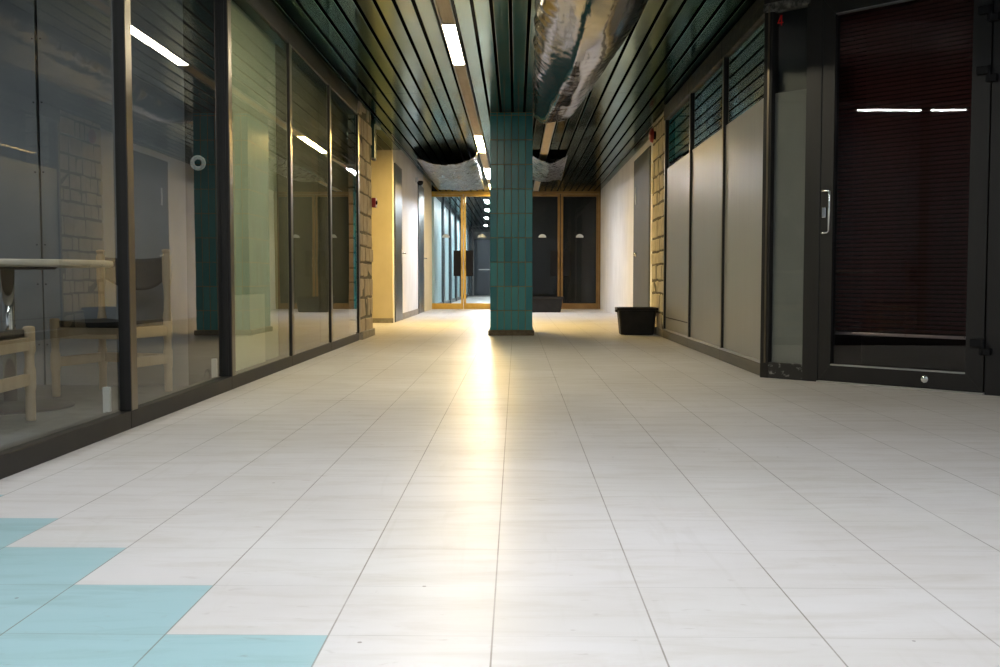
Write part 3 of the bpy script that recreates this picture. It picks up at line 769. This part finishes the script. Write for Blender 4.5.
# ------------------------------------------------------------------ corridor beyond the gold doors
for i in range(7):
    y0 = 22.6 + i * 2.65
    w = empty('window_%d' % (12 + i), 'pale teal window in the passage beyond the gold doors, number %s from the doors' % ['one', 'two', 'three', 'four', 'five', 'six', 'seven'][i], 'window', (-1.78, y0, 0), 0, 'structure')
    MB().box(-.08, -.03, .0, 2.20, .10, 2.5).build('pane', 'tealpanel', w)
    MB().box(-.08, .03, 2.20, 2.65, 0, 2.56, .004).build('mullion', 'steel', w)
    MB().box(-.08, .0, 0, 2.20, 0, .10, .004).build('sill', 'steel', w)
    MB().box(-.08, .0, 0, 2.20, 2.5, 2.8, .004).build('head', 'steel', w)
tag(MB().box(-.1, 2.2, 22.44, 22.5, 0, 2.8).build('wall_back_dark', 'black'), 'black wall right behind the dark glass doors', 'wall', 'structure')  # unseen, added to keep world light from leaking between the door leaves
tag(MB().box(-.28, -.1, 22.42, 41.4, 0, 2.8).build('wall_passage', 'greyboard'), 'grey wall of the passage beyond the gold doors', 'wall', 'structure')
tag(MB().box(-2.2, .5, 41.2, 41.4, 0, 2.8).build('wall_end', 'white'), 'end wall of the passage beyond the gold doors', 'wall', 'structure')
t = empty('door_9', 'dark double door at the far end of the passage beyond the gold doors', 'door', (-1.05, 41.2, 0), 0, 'structure')
for x0, x1 in ((-.64, .0), (.01, .65)): MB().box(x0, x1, -.05, 0, .01, 2.25, .004).build('door_leaf', 'steel', t)
MB().box(-.45, .45, -.10, -.05, 1.02, 1.06, .004).build('push_bar', 'alu', t)
for k, (x, y0, y1) in enumerate(((-.72, 24.6, 25.8), (-.80, 27.9, 28.9), (-.92, 31.5, 32.4), (-1.08, 36, 36.9))):
    lamp(x, y0, y1, (.84, .93, 1), 300, ['first', 'second', 'third', 'last'][k] + ' lamp on the passage ceiling seen through the gold glass doors')

# ------------------------------------------------------------------ black tubs
def tub(label, loc, lx, ly, h, rz=0):
    t = empty('storage_tub', label, 'tub', loc, rz)
    def ring(sx, sy, r, z, n=5):
        pts = []
        for cx, cy, a0 in ((sx - r, sy - r, 0), (-sx + r, sy - r, PI / 2), (-sx + r, -sy + r, PI), (sx - r, -sy + r, 1.5 * PI)):
            for i in range(n + 1): a = a0 + i * PI / 2 / n; pts.append(Vector((cx + r * math.cos(a), cy + r * math.sin(a), z)))
        return pts
    def loft(rs):
        q = MB(); vr = [[q.bm.verts.new(p) for p in r] for r in rs]; n = len(vr[0])
        for a, b2 in zip(vr, vr[1:]):
            for i in range(n): f = q.bm.faces.new((a[i], a[(i + 1) % n], b2[(i + 1) % n], b2[i])); f.smooth = False
        q.bm.faces.new(vr[0]); q.bm.faces.new(vr[-1]); return q
    k = .86
    loft([ring(lx * k - .01, ly * k - .01, .03, 0), ring(lx * k, ly * k, .035, .01), ring(lx * .985, ly * .985, .04, h - .03), ring(lx * .97, ly * .97, .035, h - .03), ring(lx * k - .015, ly * k - .015, .03, .015)]).build('body', 'blackm', t)
    loft([ring(lx * .98, ly * .98, .04, h - .035), ring(lx + .016, ly + .016, .045, h - .032), ring(lx + .018, ly + .018, .045, h - .004), ring(lx + .010, ly + .010, .042, h), ring(lx * .965, ly * .965, .035, h), ring(lx * .965, ly * .965, .035, h - .03)]).build('rim', 'blackm', t)
    for sx in (-1, 1): MB().box(sx * (lx + .012) - .014, sx * (lx + .012) + .014, -.05, .05, h - .055, h - .028, .005).build('grip', 'blackm', t)
    return t
tub('black plastic tub on the floor in front of the stone pillar with the alarm bell', (1.42, 12.05, 0), .225, .16, .32, 0)
tub('low black plastic tub on the floor in front of the dark glass doors', (.58, 20.25, 0), .345, .25, .305, 0)

# ------------------------------------------------------------------ camera, light, view
cd = bpy.data.cameras.new('camera'); cam = bpy.data.objects.new('camera', cd); COL.objects.link(cam)
cd.sensor_width = 36; cd.lens = 36 * 1.02; cd.clip_start = .05
cam.location = (0, 0, .65)
cam.rotation_euler = (PI / 2 - math.atan((333.5 - 279.3) / 1020), 0, math.atan(16 / 1020))
sc.camera = cam
wd_ = bpy.data.worlds.new('world'); sc.world = wd_; wd_.use_nodes = True
bg = wd_.node_tree.nodes['Background']; bg.inputs[0].default_value = (.80, .88, 1, 1); bg.inputs[1].default_value = .5
sc.view_settings.view_transform = 'Standard'; sc.view_settings.look = 'None'
sc.view_settings.exposure = 0; sc.view_settings.gamma = 1; sc.view_settings.use_curve_mapping = False
try:
    sc.cycles.max_bounces = 10; sc.cycles.transparent_max_bounces = 16; sc.cycles.glossy_bounces = 6; sc.cycles.diffuse_bounces = 4
    sc.cycles.sample_clamp_indirect = 6; sc.cycles.caustics_reflective = False; sc.cycles.use_denoising = True
except Exception: pass
